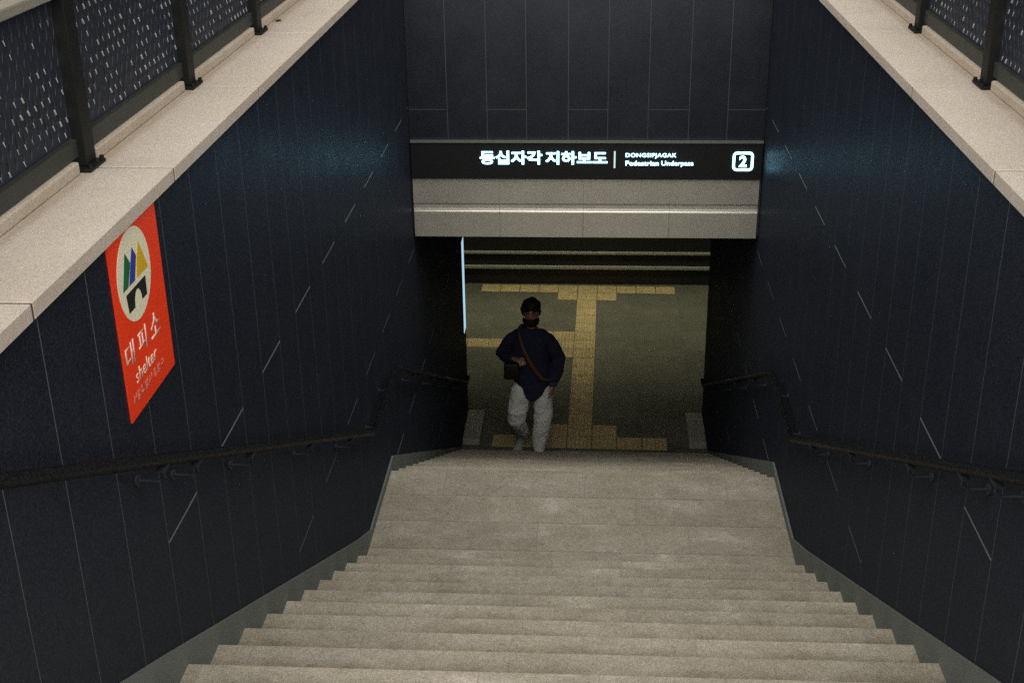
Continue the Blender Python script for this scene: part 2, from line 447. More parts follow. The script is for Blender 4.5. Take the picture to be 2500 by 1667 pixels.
# ------------------------------------------------------------------ head wall over the passage
hw = thing('headwall', 'dark panelled wall closing the stairwell above the lit underpass sign', 'wall', (0, HEAD_Y + 0.15, STREET_Z))
b = B(); box(b, -WALL + 0.004, WALL - 0.004, HEAD_Y + 0.0045, HEAD_Y + 0.34, -3.19, COP_BOT - 0.002); link('backing', b, M['backing'], hw)
b = B(); xb = [-WALL + 0.004, -0.994, -0.708, -0.424, -0.1245, 0.158, 0.4455, 0.735, 1.008, WALL - 0.004]
for i in range(9):
    zs = [COP_BOT - 0.003] + ([-2.245] if i % 2 == 0 else []) + [-2.466]
    for za, zb in zip(zs[:-1], zs[1:]):
        box(b, xb[i] + .003, xb[i + 1] - .003, HEAD_Y, HEAD_Y + 0.0044, zb + .003, za - .003)
        if zb > -2.4: box(b, xb[i] + .003, xb[i + 1] - .003, HEAD_Y - 0.0005, HEAD_Y + 0.0040, zb - .0026, zb + .0026, mi=1)
    if i < 8: box(b, xb[i + 1] - .0027, xb[i + 1] + .0027, HEAD_Y + 0.0008, HEAD_Y + 0.0040, -2.466, COP_BOT - 0.003, mi=1)
link('cladding', b, [M['clad'], M['jointd']], hw)
# brushed steel lintel in three long panels
lint = thing('steel_lintel', 'brushed steel beam of two stepped bands directly under the black underpass sign', 'lintel', (0, HEAD_Y, -3.2))
sx_ = [-1.268, -0.63, -0.012, 0.62, 1.262]
b = B(); c_ = B(); d_ = B()
for i in range(4):
    x0, x1 = sx_[i] + 0.0006, sx_[i + 1] - 0.0006
    box(b, x0, x1, HEAD_Y - 0.012, HEAD_Y + 0.010, -2.943, -2.757)
    prism(c_, [(HEAD_Y + 0.010, -2.9445), (HEAD_Y + 0.004, -2.9445), (HEAD_Y + 0.0035, -2.962), (HEAD_Y + 0.001, -2.985), (HEAD_Y - 0.003, -3.004), (HEAD_Y - 0.006, -3.0085), (HEAD_Y - 0.006, -3.0105), (HEAD_Y + 0.010, -3.0105)], 'x', x0, x1)
    box(d_, x0, x1, HEAD_Y - 0.007, HEAD_Y + 0.010, -3.207, -3.0115, 0.002, 2)
link('upper_band', b, M['steel'], lint); link('sloping_ledge', c_, M['steel'], lint); link('lower_band', d_, M['steel'], lint)

# ------------------------------------------------------------------ lettering
def text_mesh(s, size, bold=0.0, spacing=1.0):
    cu = bpy.data.curves.new("txt", 'FONT'); cu.body = s; cu.size = 1.0; cu.offset = bold; cu.extrude = 0.0
    cu.space_character = spacing; cu.resolution_u = 3
    o = bpy.data.objects.new("txt", cu); COL.objects.link(o)
    dg = bpy.context.evaluated_depsgraph_get(); dg.update()
    me = bpy.data.meshes.new_from_object(o.evaluated_get(dg))
    bpy.data.objects.remove(o); bpy.data.curves.remove(cu)
    b = bmesh.new(); b.from_mesh(me); bpy.data.meshes.remove(me)
    return b
def fit_text(s, frame, w, h, bold=0.0, depth=0.004, spacing=1.0):
    """text scaled to exactly w x h, mapped by frame(u, v, d) -> world; d is height off the face"""
    b = text_mesh(s, 1.0, bold, spacing)
    x0 = min(v.co.x for v in b.verts); x1 = max(v.co.x for v in b.verts)
    y0 = min(v.co.y for v in b.verts); y1 = max(v.co.y for v in b.verts)
    ext = bmesh.ops.extrude_face_region(b, geom=list(b.faces))
    top = set(g for g in ext['geom'] if isinstance(g, bmesh.types.BMVert))
    for v in b.verts:
        v.co = Vector(frame((v.co.x - x0) / (x1 - x0) * w, (v.co.y - y0) / (y1 - y0) * h, depth if v in top else 0.0))
    bmesh.ops.recalc_face_normals(b, faces=b.faces)
    return b

SY = HEAD_Y - 0.032         # face of the sign box
sign = thing('overhead_sign', 'long black sign with white backlit Korean and English underpass lettering over the passage', 'sign', (0, SY, -2.75))
b = B(); box(b, -1.268, 1.268, SY, HEAD_Y + 0.010, -2.7525, -2.4800, 0.003, 1); link('sign_box', b, M['signbox'], sign)
b = B(); box(b, -1.270, 1.270, SY - 0.012, HEAD_Y - 0.001, -2.4790, -2.4675); link('trim', b, M['trim'], sign)
def fr(x, z): return lambda u, v, d: (x + u, SY - 0.001 - d, z + v)
link('korean_name', fit_text("동십자각", fr(-0.764, -2.640), 0.452, 0.100, 0.022), M['letter'], sign)
link('korean_kind', fit_text("지하보도", fr(-0.287, -2.640), 0.447, 0.098, 0.022), M['letter'], sign)
b = B(); box(b, 0.206, 0.218, SY - 0.005, SY - 0.001, -2.665, -2.540); link('divider', b, M['bar'], sign)
link('english_name', fit_text("DONGSIPJAGAK", fr(0.291, -2.592), 0.362, 0.037, 0.0, spacing=1.06), M['letter'], sign)
link('english_word', fit_text("Pedestrian", fr(0.291, -2.646), 0.238, 0.034, 0.001), M['letter'], sign)
link('english_word', fit_text("Underpass", fr(0.549, -2.655), 0.228, 0.043, 0.001), M['letter'], sign)
# exit number in its rounded frame
def rrect(x0, x1, z0, z1, r, n=6):
    pts = []
    for cx, cz, a0 in ((x1 - r, z1 - r, 0), (x0 + r, z1 - r, 90), (x0 + r, z0 + r, 180), (x1 - r, z0 + r, 270)):
        for i in range(n + 1):
            a = R(a0 + 90 * i / n); pts.append((cx + r * math.cos(a), cz + r * math.sin(a)))
    return pts
po = rrect(1.058, 1.205, -2.683, -2.543, 0.030); pi_ = rrect(1.074, 1.189, -2.667, -2.559, 0.017)
b = B(); n = len(po)
vo = [[b.verts.new((p[0], yy, p[1])) for p in po] for yy in (SY - 0.005, SY - 0.001)]
vi = [[b.verts.new((p[0], yy, p[1])) for p in pi_] for yy in (SY - 0.005, SY - 0.001)]
for i in range(n):
    j = (i + 1) % n
    b.faces.new((vo[0][i], vo[0][j], vi[0][j], vi[0][i])); b.faces.new((vo[0][i], vo[1][i], vo[1][j], vo[0][j])); b.faces.new((vi[0][i], vi[0][j], vi[1][j], vi[1][i]))
bmesh.ops.recalc_face_normals(b, faces=b.faces)
link('number_frame', b, M['letter'], sign)
link('exit_number', fit_text("2", fr(1.104, -2.654), 0.054, 0.082, 0.03), M['letter'], sign)

# ------------------------------------------------------------------ red shelter sign on the left wall
SX = -WALL
sh = thing('shelter_sign', 'red shelter sign with a cream disc and coloured roofs, under the left coping', 'sign', (SX, 3.455, -1.725))
b = B(); box(b, SX + 0.0005, SX + 0.006, 3.251, 3.662, -1.7255, -1.02); 
for v in b.verts:
    if v.co.z > -1.1: v.co.z = COP_BOT - 0.004
link('board', b, M['red'], sh)
def disc(x, poly_yz, name, mat, parent, t=0.0012):
    b = B(); prism(b, poly_yz, 'x', x, x + t); return link(name, b, mat, parent)
cy_, cz_, cr_ = 3.424, -1.327, 0.1385
em = disc(SX + 0.0062, [(cy_ + cr_ * math.cos(2 * math.pi * i / 48), cz_ + cr_ * math.sin(2 * math.pi * i / 48)) for i in range(48)], 'emblem', M['cream'], sh)
x_ = SX + 0.0076
disc(x_, [(3.367, -1.244), (3.399, -1.285), (3.360, -1.345), (3.318, -1.345)], 'green_roof', M['green'], em)
disc(x_, [(3.427, -1.247), (3.452, -1.281), (3.418, -1.345), (3.370, -1.345), (3.401, -1.290)], 'blue_roof', M['blue'], em)
disc(x_, [(3.482, -1.246), (3.536, -1.345), (3.431, -1.345), (3.457, -1.286)], 'yellow_roof', M['yellow'], em)
arch = [(3.425 + 0.033 * math.cos(R(a)), -1.419 + 0.045 * math.sin(R(a))) for a in range(0, 181, 20)]
disc(x_, [(3.336, -1.362), (3.343, -1.419)] + [(3.392, -1.419)] + arch[::-1][1:-1] + [(3.457, -1.419), (3.499, -1.419), (3.503, -1.362)], 'shelter_house', M['black'], em)
def frl(y, z): return lambda u, v, d: (SX + 0.0062 + d, y + u, z + v)
for ch, y, w in (("대", 3.270, 0.074), ("피", 3.379, 0.075), ("소", 3.491, 0.084)):
    link('big_letter', fit_text(ch, frl(y, -1.568), w, 0.073, 0.012, 0.001), M['pink'], sh)
link('english_word', fit_text("shelter", frl(3.327, -1.636), 0.190, 0.045, 0.008, 0.001), M['pink'], sh)
link('district_line', fit_text("서울특별시 종로구", frl(3.281, -1.684), 0.288, 0.030, 0.004, 0.001), M['pink2'], sh)

# ------------------------------------------------------------------ coping stones, fence
JY = [2.72 + 1.1125 * k for k in range(-1, 6)]     # joints and posts
ends = JY + [HEAD_Y + 0.30]
ordn = ['nearest', 'second nearest', 'third nearest', 'fourth nearest', 'fifth nearest', 'sixth nearest', 'farthest']
for sx in (-1, 1):
    side = 'left' if sx < 0 else 'right'
    for i, (a, c) in enumerate(zip(ends[:-1], ends[1:])):
        if sx < 0: lab = f'pale granite coping stone with raised kerb on the left parapet, {ordn[i]} to the viewer'
        else: lab = f'pale granite coping stone with raised kerb on the right parapet, {ordn[i]} to the viewer'
        st = thing('coping_stone', lab, 'coping stone', (sx * 1.45, (a + c) / 2, COP_BOT), 'coping stones along the two parapets')
        b = B(); xa, xb = sx * COP_IN, sx * 1.66
        box(b, min(xa, xb), max(xa, xb), a + 0.0055, c - 0.0055, COP_BOT, COP_TOP, 0.002, 1)
        link('slab', b, M['coping'], st)
        b = B(); xa, xb = sx * (COP_IN + 0.0012), sx * 1.655
        box(b, min(xa, xb), max(xa, xb), c - 0.0056, c + 0.0056, COP_BOT + 0.001, COP_TOP - 0.0025)
        link('mortar_joint', b, M['mortar'], st)
        b = B(); xa, xb = sx * 1.525, sx * 1.66
        box(b, min(xa, xb), max(xa, xb), a + 0.085, c - 0.075, COP_TOP + 0.0005, COP_TOP + 0.040, 0.006, 2)
        link('upstand', b, M['coping'], st)
st = thing('coping_stone', 'pale granite coping stone across the top of the dark headwall', 'coping stone', (0, HEAD_Y + 0.15, COP_BOT), 'coping stones along the two parapets')
b = B(); box(b, -COP_IN + .003, COP_IN - .003, HEAD_Y - 0.025, HEAD_Y + 0.30, COP_BOT, COP_TOP, 0.004, 2); link('slab', b, M['coping'], st)

FX = 1.545
def mesh_panel(sx, y0, y1, z0, z1):
    """punched metal sheet: staggered slanted slots, many with a bent lip painted pale as a glint"""
    b = B(); cw, chh = 0.026, 0.086
    nx = max(1, round((y1 - y0) / cw)); nz = max(1, round((z1 - z0) / chh)); cw = (y1 - y0) / nx; chh = (z1 - z0) / nz
    x = sx * (FX + 0.012)
    for i in range(nx):
        off = (0.5 * chh if i % 2 else 0.0)
        for j in range(-1, nz + 1):
            za, zb = z0 + j * chh + off, z0 + (j + 1) * chh + off
            za_, zb_ = max(za, z0), min(zb, z1)
            if zb_ - za_ < 0.012: continue
            ya, yb = y0 + i * cw, y0 + (i + 1) * cw
            if zb_ - za_ < chh * 0.9:
                vs = [b.verts.new((x, *q)) for q in ((ya, za_), (yb, za_), (yb, zb_), (ya, zb_))]; b.faces.new(vs); continue
            o = [(ya, za), (yb, za), (yb, zb), (ya, zb)]
            s = 0.006
            h = [(ya + 0.42 * cw, za + .05 * chh), (ya + 0.93 * cw, za + .42 * chh), (ya + 0.58 * cw, zb - .05 * chh), (ya + 0.07 * cw, zb - .42 * chh)]
            hs = 0.72 + 0.75 * mnoise.noise(Vector((sx * 5, ya * 14, za * 11))) ; hs = min(1.10, max(0.45, hs + 0.14)); my, mz = (ya + yb) / 2, (za + zb) / 2
            h = [(my + (u_ - my) * hs, mz + (v_ - mz) * hs) for u_, v_ in h]
            vo = [b.verts.new((x, *q)) for q in o]; vh = [b.verts.new((x, *q)) for q in h]
            for q in range(4): b.faces.new((vo[q], vo[(q + 1) % 4], vh[(q + 1) % 4], vh[q]))
            # slot walls give the sheet depth
            vd = [b.verts.new((x + sx * 0.0025, *q)) for q in h]
            for q in range(4): b.faces.new((vh[q], vh[(q + 1) % 4], vd[(q + 1) % 4], vd[q]))
            if random.random() < 0.58 + 0.9 * mnoise.noise(Vector((sx * 3, ya * 9, za * 7))):
                e = 0.005 + random.random() * 0.006; y_a, z_a, y_b, z_b = ya + .14 * cw, za + .33 * chh, ya + .52 * cw, za + .12 * chh; e *= 0.36 + 0.45 * random.random()
                l = [b.verts.new(q) for q in ((x - sx * 0.001, y_a, z_a), (x - sx * 0.001, y_b, z_b), (x - sx * e, y_b - .002, z_b + 0.003), (x - sx * e * .7, y_a + .001, z_a + 0.002))]
                f = b.faces.new(l); f.material_index = 1
    bmesh.ops.recalc_face_normals(b, faces=b.faces)
    return b
for sx in (-1, 1):
    fn = thing('metal_fence', 'dark metal fence with punched panels standing on the left coping' if sx < 0 else 'dark metal fence with punched panels standing on the right coping',
               'fence', (sx * FX, 5.0, COP_TOP), 'parapet fences')
    for y in JY + [HEAD_Y + 0.02]:
        b = B(); xa, xb = sx * (FX - 0.026), sx * (FX + 0.030)
        box(b, min(xa, xb), max(xa, xb), y - 0.030, y + 0.050, COP_TOP + 0.012, -0.60, 0.003, 1)
        post = link('post', b, M['fence'], fn)
        b = B(); xa, xb = sx * (FX - 0.048), sx * (FX + 0.06)
        box(b, min(xa, xb), max(xa, xb), y - 0.062, y + 0.072, COP_TOP + 0.0005, COP_TOP + 0.012, 0.002, 1)
        tube(b, [(sx * (FX - 0.041), y - 0.045, COP_TOP + 0.011), (sx * (FX - 0.041), y - 0.045, COP_TOP + 0.024)], 0.008, 8)
        tube(b, [(sx * (FX - 0.041), y + 0.055, COP_TOP + 0.011), (sx * (FX - 0.041), y + 0.055, COP_TOP + 0.024)], 0.008, 8)
        link('base_plate', b, M['fence'], post)
    for a, c in zip(JY[:-1] + [JY[-1]], JY[1:] + [HEAD_Y + 0.02]):
        y0, y1 = a + 0.050, c - 0.030
        b = B(); xa, xb = sx * (FX - 0.004), sx * (FX + 0.028)
        box(b, min(xa, xb), max(xa, xb), y0 + .001, y1 - .001, -1.086, -1.030, 0.002, 1); link('bottom_rail', b, M['fence_rail'], fn)
        link('panel', mesh_panel(sx, y0 + .001, y1 - .001, -1.029, -0.606), [M['mesh'], M['lip']], fn)
    b = B(); xa, xb = sx * (FX - 0.032), sx * (FX + 0.036)
    box(b, min(xa, xb), max(xa, xb), JY[0] - 0.05, HEAD_Y + 0.30, -0.599, -0.566, 0.006, 2); link('top_rail', b, M['top_rail'], fn)
lf = B()
for q in range(3):
    a = q * 2.0; ctr = Vector((-1.50, 6.36, COP_TOP + 0.006))
    p = [(0, 0.014), (0.02, 0.002), (0.0, -0.012), (-0.018, 0.0)]
    prism(lf, [(ctr.x + (u * math.cos(a) - v * math.sin(a)), ctr.y + (u * math.sin(a) + v * math.cos(a))) for u, v in p], 'z', ctr.z - 0.005 + q * 0.003, ctr.z - 0.004 + q * 0.003)
tag(link('fallen_leaf', lf, M['leaf']), 'small dark dry leaf lying on the left coping near the fence', 'leaf')

# ------------------------------------------------------------------ handrails
def handrail(sx, label):
    X = sx * 1.195
    h = thing('handrail', label, 'handrail', (X, 5.0, -2.75), 'handrails down the stairs')
    sl = RISE / T
    def zz(y): return -1.810 - (y - 3.186) * 0.5045
    path = [(X, 1.25, zz(1.25)), (X, 1.35, zz(1.35)), (X, 6.53, zz(6.53)), (X, 6.60, -3.515), (X, 7.40, -3.512), (X, 7.47, -3.530), (X, 11.75, -3.530 - 4.28 * sl), (X, 11.93, -3.530 - 4.28 * sl - 0.02)]
    b = B(); tube(b, path, 0.0190, 14); link('rail', b, M['rail'], h, True)
    ys = [1.9, 3.23, 3.52, 4.11, 5.03, 5.90, 6.75, 7.25, 8.2, 9.2, 10.2, 11.2]
    for y in ys:
        if y < 6.55: zc = zz(y)
        elif y < 7.45: zc = -3.513
        else: zc = -3.530 - (y - 7.47) * sl
        b = B()
        tube(b, [(X, y, zc - 0.018), (X, y, zc - 0.055), (X + sx * 0.02, y, zc - 0.072), (sx * (WALL - 0.006), y, zc - 0.072)], 0.0058, 8)
        tube(b, [(sx * (WALL - 0.007), y, zc - 0.072), (sx * (WALL - 0.0005), y, zc - 0.072)], 0.019, 14, ref=(0, 1, 0))
        box(b, X - 0.014, X + 0.014, y - 0.035, y + 0.035, zc - 0.026, zc - 0.019)
        link('bracket', b, M['bracket'], h)
    return h
handrail(-1, 'dark tubular handrail on the wall below the red shelter sign')
handrail(1, 'dark tubular handrail on the wall opposite the red shelter sign')

# ------------------------------------------------------------------ underpass corridor
bm = B()
vs = [bm.verts.new(p) for p in ((-9, LAND_Y1 + T * 13 - 0.3, FLOOR_Z), (9, LAND_Y1 + T * 13 - 0.3, FLOOR_Z), (9, FAR_Y + 0.4, FLOOR_Z), (-9, FAR_Y + 0.4, FLOOR_Z))]
bm.faces.new(vs); tag(link('floor', bm, M['floor']), kind='structure')
CEIL = -3.82
cl = thing('corridor_ceiling', 'dark ceiling over the underpass corridor and lower flight', 'ceiling', (0, 13, CEIL))
b = B(); box(b, -9, 9, WALL_END + 0.002, FAR_Y + 0.3, CEIL, CEIL + 0.25); link('ceiling_slab', b, M['ceil'], cl)
b = B(); prism(b, [(HEAD_Y + 0.344, -3.20), (WALL_END, CEIL), (WALL_END, CEIL + 0.25), (HEAD_Y + 0.344, -2.95)], 'x', -WALL + .003, WALL - .003); link('sloping_soffit', b, M['ceil'], cl)
b = B(); box(b, -1.268, 1.268, HEAD_Y + 0.0115, HEAD_Y + 0.343, -3.2065, -3.1915); link('soffit_lip', b, M['ceil'], cl)
fw = thing('corridor_wall', 'dark far wall of the underpass with two thin pale metal rails near the floor', 'wall', (0, FAR_Y + 0.15, FLOOR_Z))
b = B(); box(b, -9, 9, FAR_Y, FAR_Y + 0.3, FLOOR_Z - 0.05, CEIL - 0.002); link('wall_face', b, M['dark'], fw)
for z0, z1 in ((-6.300, -6.255), (-6.085, -6.048)):
    b = B(); box(b, -3.2, 3.2, FAR_Y - 0.05, FAR_Y - 0.001, z0, z1, 0.008, 2); link('trim_rail', b, M['pale'], fw)
for sx in (-1, 1):
    w = thing('corridor_wall', ('dark return wall of the corridor beyond the light panel' if sx < 0 else 'dark return wall of the corridor at the foot of the stairs, without a light panel'), 'wall', (sx * 5, WALL_END - 0.1, FLOOR_Z))
    b = B(); xa, xb = sx * 1.602, sx * 9
    box(b, min(xa, xb), max(xa, xb), WALL_END - 0.3, WALL_END, FLOOR_Z - 0.05, CEIL - 0.002); link('wall_face', b, M['dark'], w)
    w = thing('corridor_wall', ('dark end wall of the underpass corridor off to the left' if sx < 0 else 'dark end wall of the underpass corridor off to the right'), 'wall', (sx * 9, 14.6, FLOOR_Z))
    b = B(); xa, xb = sx * 9.002, sx * 9.2
    box(b, min(xa, xb), max(xa, xb), WALL_END - 0.3, FAR_Y + 0.3, FLOOR_Z - 0.05, CEIL + 0.2); link('wall_face', b, M['dark'], w)
LAMP_W = 10.0
M['lamp'].cycles.emission_sampling = 'NONE'
for i, (x, y) in enumerate(((-2.4, 15.5), (0.0, 15.7), (2.4, 15.5), (0.0, 14.2))):  # the last lamp is added to brighten the person and nearby floor
    c = thing('ceiling_lamp', ('leftmost warm strip lamp on the corridor ceiling', 'warm strip lamp in the middle of the far row on the corridor ceiling', 'rightmost warm strip lamp on the corridor ceiling', 'added warm strip lamp, out of view, on the corridor ceiling nearest the stairs')[i], 'ceiling lamp', (x, y, CEIL), 'corridor ceiling lamps')
    b = B()
    for u0, u1, v0, v1 in ((-.62, .62, -.16, -.14), (-.62, .62, .14, .16), (-.62, -.60, -.139, .139), (.60, .62, -.139, .139)):
        box(b, x + u0, x + u1, y + v0, y + v1, CEIL - 0.30, CEIL - 0.001)
    link('housing', b, M['ceil'], c)
    b = B(); box(b, x - 0.59, x + 0.59, y - 0.13, y + 0.13, CEIL - 0.05, CEIL - 0.01); link('diffuser', b, M['lamp'], c)
    ld = bpy.data.lights.new("lamp_light", 'AREA'); ld.shape = 'RECTANGLE'; ld.size = 1.16; ld.size_y = 0.25; ld.energy = LAMP_W * (0.35 if i == 3 else 1.3); ld.color = (1.0, 0.93, 0.66)
    lo = bpy.data.objects.new("lamp_light", ld); COL.objects.link(lo); lo.parent = c; lo.location = (0, 0, -0.053)
lp = thing('light_panel', 'tall narrow pale blue lit panel on the wall at the left foot of the stairs', 'light panel', (-WALL, 12.42, -5.42))
b = B(); box(b, -WALL + 0.0005, -WALL + 0.012, 12.32, 12.52, -5.432, -4.398, 0.003, 1); link('frame', b, M['signbox'], lp)
b = B(); box(b, -WALL + 0.0125, -WALL + 0.016, 12.335, 12.505, -5.42, -4.41); link('lit_face', b, M['panel_light'], lp)

# tactile paving, turned very slightly against the stairs as in the place
tp = thing('tactile_paving', 'yellow tactile paving laid as strips and blocks on the corridor floor', 'tactile paving', (0, 14, FLOOR_Z))
TS = 0.264; ANG = R(-0.8)
def tact_tile(b, x, y, kind, ts=TS):
    z = FLOOR_Z
    x0, x1, y0, y1 = x + .005, x + ts - .005, y + .005, y + ts - .005
    box(b, x0, x1, y0, y1, z + 0.001, z + 0.006)
    zt = z + 0.0055
    def fr_(cx, cy, rx, ry, h=0.006):
        lo = [b.verts.new((cx + a * rx, cy + c * ry, zt)) for a, c in ((-1, -1), (1, -1), (1, 1), (-1, 1))]
        hi = [b.verts.new((cx + a * rx * .65, cy + c * ry * (.65 if ry < .05 else .93), zt + h)) for a, c in ((-1, -1), (1, -1), (1, 1), (-1, 1))]
        b.faces.new(hi)
        for q in range(4): b.faces.new((lo[q], lo[(q + 1) % 4], hi[(q + 1) % 4], hi[q]))
    if kind == 'y':
        for i in range(4): fr_(x0 + (i + .5) * (x1 - x0) / 4, (y0 + y1) / 2, 0.019, ts * .42, 0.009)
    elif kind == 'x':
        for i in range(4):
            cy = y0 + (i + .5) * (y1 - y0) / 4
            lo = [b.verts.new(((x0 + x1) / 2 + a * ts * .44, cy + c * .019, zt)) for a, c in ((-1, -1), (1, -1), (1, 1), (-1, 1))]
            hi = [b.verts.new(((x0 + x1) / 2 + a * ts * .42, cy + c * .012, zt + .008)) for a, c in ((-1, -1), (1, -1), (1, 1), (-1, 1))]
            b.faces.new(hi)
            for q in range(4): b.faces.new((lo[q], lo[(q + 1) % 4], hi[(q + 1) % 4], hi[q]))
    else:
        for i in range(6):
            for j in range(6): fr_(x0 + (i + .5) * (x1 - x0) / 6, y0 + (j + .5) * (y1 - y0) / 6, 0.013, 0.013)
def patch(name, x0, y0, nx, ny, kind, sy=1.0):
    b = B()
    for i in range(nx):
        for j in range(ny): tact_tile(b, x0 + i * TS, y0 + j * TS, kind)
    for v in b.verts: v.co.y = y0 + (v.co.y - y0) * sy
    piv = Vector((-0.02, 14.0, 0))
    bmesh.ops.rotate(b, verts=b.verts, cent=piv, matrix=Matrix.Rotation(ANG, 3, 'Z'))
    link(name, b, M['tact'], tp)
SXL = -0.155
patch('warning_strip', SXL - 5 * TS, 16.27, 10, 1, 'd')
patch('warning_block', SXL - TS, 16.006, 3, 1, 'd')
patch('guiding_strip', SXL, 16.006 - 4 * TS, 1, 4, 'y')
patch('warning_block', SXL - 2 * TS, 16.006 - 7 * TS, 3, 3, 'd')
patch('guiding_strip', SXL - 8 * TS, 16.006 - 6 * TS, 6, 1, 'x')
patch('guiding_strip', SXL, 12.435, 1, 7, 'y', 1.722 / (7 * TS))
patch('warning_block', SXL - TS, 12.169, 3, 1, 'd')
patch('warning_strip', SXL - 3 * TS, 11.905, 7, 1, 'd')

# ------------------------------------------------------------------ the person
PX, PY, PZ = -0.503, 11.46, LAND_Z - RISE * 13
person = thing('person', 'person in a navy sweater, pale trousers and a black face mask climbing the stairs', 'person', (PX, PY, PZ))
O = Vector((PX, PY, PZ))
def W_(*p): return O + Vector(p)
def loft(b, pts, radii, n=14, ref=(1, 0, 0)): tube(b, [W_(*p) for p in pts], radii, n, True, ref)
def fold(b, amp, sc, seed=0.0):
    b.normal_update()
    for v in b.verts:
        q = (v.co - O) * sc + Vector((seed, seed * 2, 0))
        v.co += v.normal * (amp * (mnoise.noise(q) + 0.5 * mnoise.noise(q * 2.3)))
HC = Vector((-0.015, -0.045, 1.585))
# body: one continuous surface
b = B()
loft(b, [(-0.01, 0.02, 0.80), (-0.01, 0.015, 0.95), (-0.02, 0.01, 1.10), (-0.03, 0.0, 1.25), (-0.03, -0.005, 1.36), (-0.025, -0.01, 1.42)],
     [(0.13, 0.09), (0.145, 0.095), (0.13, 0.09), (0.15, 0.10), (0.14, 0.08), (0.07, 0.06)], 18)
loft(b, [(-0.025, -0.01, 1.38), (-0.02, -0.022, 1.45), (-0.016, -0.035, 1.53)], [0.062, 0.054, 0.056])
ellipsoid(b, W_(*(HC + Vector((0, 0.006, 0.015)))), (0.076, 0.094, 0.105), 24, 18)
ellipsoid(b, W_(*(HC + Vector((0, -0.022, -0.055)))), (0.055, 0.066, 0.066), 20, 14)
loft(b, [HC + Vector((0, -0.085, 0.025)), HC + Vector((0, -0.108, -0.012)), HC + Vector((0, -0.088, -0.024))], [0.010, 0.016, 0.012], 8)
for sx in (-1, 1):
    ellipsoid(b, W_(*(HC + Vector((sx * 0.078, 0.012, -0.012)))), (0.011, 0.020, 0.032), 10, 8)
ARM_R = [(-0.155, 0.0, 1.325), (-0.245, 0.025, 1.235), (-0.305, 0.03, 1.11), (-0.250, -0.10, 1.125), (-0.180, -0.185, 1.155)]
ARM_L = [(0.098, 0.0, 1.325), (0.186, 0.025, 1.21), (0.250, 0.045, 1.07), (0.238, 0.0, 0.94), (0.195, -0.045, 0.825)]
for A in (ARM_R, ARM_L): loft(b, A, [0.048, 0.044, 0.038, 0.034, 0.026], 12)
LEG_S = [(0.07, 0.02, 0.84), (0.085, 0.0, 0.65), (0.09, -0.035, 0.45), (0.065, 0.0, 0.26), (0.045, 0.025, 0.06)]
LEG_T = [(-0.09, 0.02, 0.84), (-0.13, -0.05, 0.63), (-0.165, -0.01, 0.42), (-0.130, 0.20, 0.20), (-0.104, 0.395, 0.03)]
for A in (LEG_S, LEG_T): loft(b, A, [0.082, 0.072, 0.055, 0.05, 0.036], 12)
def hand(b, wr, d, palm_n, side):
    """wr wrist point, d pointing direction, palm_n palm normal, side thumb direction"""
    wr, d, pn, sd = Vector(wr), Vector(d).normalized(), Vector(palm_n).normalized(), Vector(side).normalized()
    loft(b, [wr - d * 0.02, wr + d * 0.03, wr + d * 0.085], [(0.025, 0.018), (0.036, 0.016), (0.040, 0.014)], 12, ref=sd)
    for i, (o_, L_) in enumerate(((0.029, 0.068), (0.010, 0.078), (-0.010, 0.072), (-0.029, 0.056))):
        s0 = wr + d * 0.078 + sd * o_
        p1 = s0 + d * L_ * .45 + pn * 0.008; p2 = p1 + d * L_ * .25 + pn * 0.018; p3 = p2 + d * L_ * .10 + pn * 0.022
        loft(b, [s0 - d * .015, s0, p1, p2, p3], [0.0095, 0.0095, 0.009, 0.0085, 0.007], 8, ref=sd)
    t0 = wr + d * 0.028 + sd * 0.028
    loft(b, [t0 - sd * .01, t0 + sd * 0.022 + d * 0.022, t0 + sd * 0.030 + d * 0.050 + pn * .012], [0.013, 0.011, 0.008], 8, ref=pn)
hand(b, (-0.172, -0.195, 1.158), (0.60, -0.66, 0.18), (0.1, -0.1, -1), (0.75, 0.6, 0.1))
hand(b, (0.192, -0.052, 0.810), (-0.12, -0.15, -1), (-0.8, 0.3, 0), (-0.35, -0.9, 0.1))
for A, toe in ((LEG_S, (0.045, -0.10, 0.028)), (LEG_T, (-0.196, 0.342, -0.128))):
    mid = Vector((0.045, 0.03, 0.045)) if A is LEG_S else Vector((-0.128, 0.432, -0.012))
    loft(b, [A[-1], mid, toe], [0.036, 0.030, 0.014], 10, ref=(1, 0, 0))
body = link('body', remeshed('body', b, 0.0065, 3, 0.4), M['skin'], person, True)
for sx in (-1, 1):
    b = B(); ellipsoid(b, W_(*(HC + Vector((sx * 0.031, -0.083, 0.016)))), (0.014, 0.009, 0.007), 10, 8); link('eye', b, M['eye'], person, True)
    b = B(); loft(b, [HC + Vector((sx * 0.014, -0.093, 0.037)), HC + Vector((sx * 0.032, -0.092, 0.042)), HC + Vector((sx * 0.050, -0.080, 0.036))], [0.004, 0.0055, 0.003], 6, ref=(0, 0, 1)); link('eyebrow', b, M['hair'], person, True)
# hair: short, fringe swept over the forehead
b = B()
hv = ellipsoid(b, W_(*(HC + Vector((0, 0.014, 0.028)))), (0.096, 0.110, 0.118), 48, 32)
ctr = W_(*HC)
for v in list(b.verts):
    q = v.co - ctr
    low = -0.055 + max(0.0, -q.y) * 1.55          # hairline rises towards the face
    if q.y < -0.02: low = 0.048 + 0.014 * math.sin(q.x * 60 + 1)
    elif q.y < 0.03: low = -0.02
    if q.z < low: v.co.z = ctr.z + low + (q.z - low) * 0.12; 
    tuft = mnoise.noise(q * 28) * 0.013 + mnoise.noise(q * 70) * 0.006
    v.co += (v.co - ctr).normalized() * tuft
link('hair', b, M['hair'], person, False)
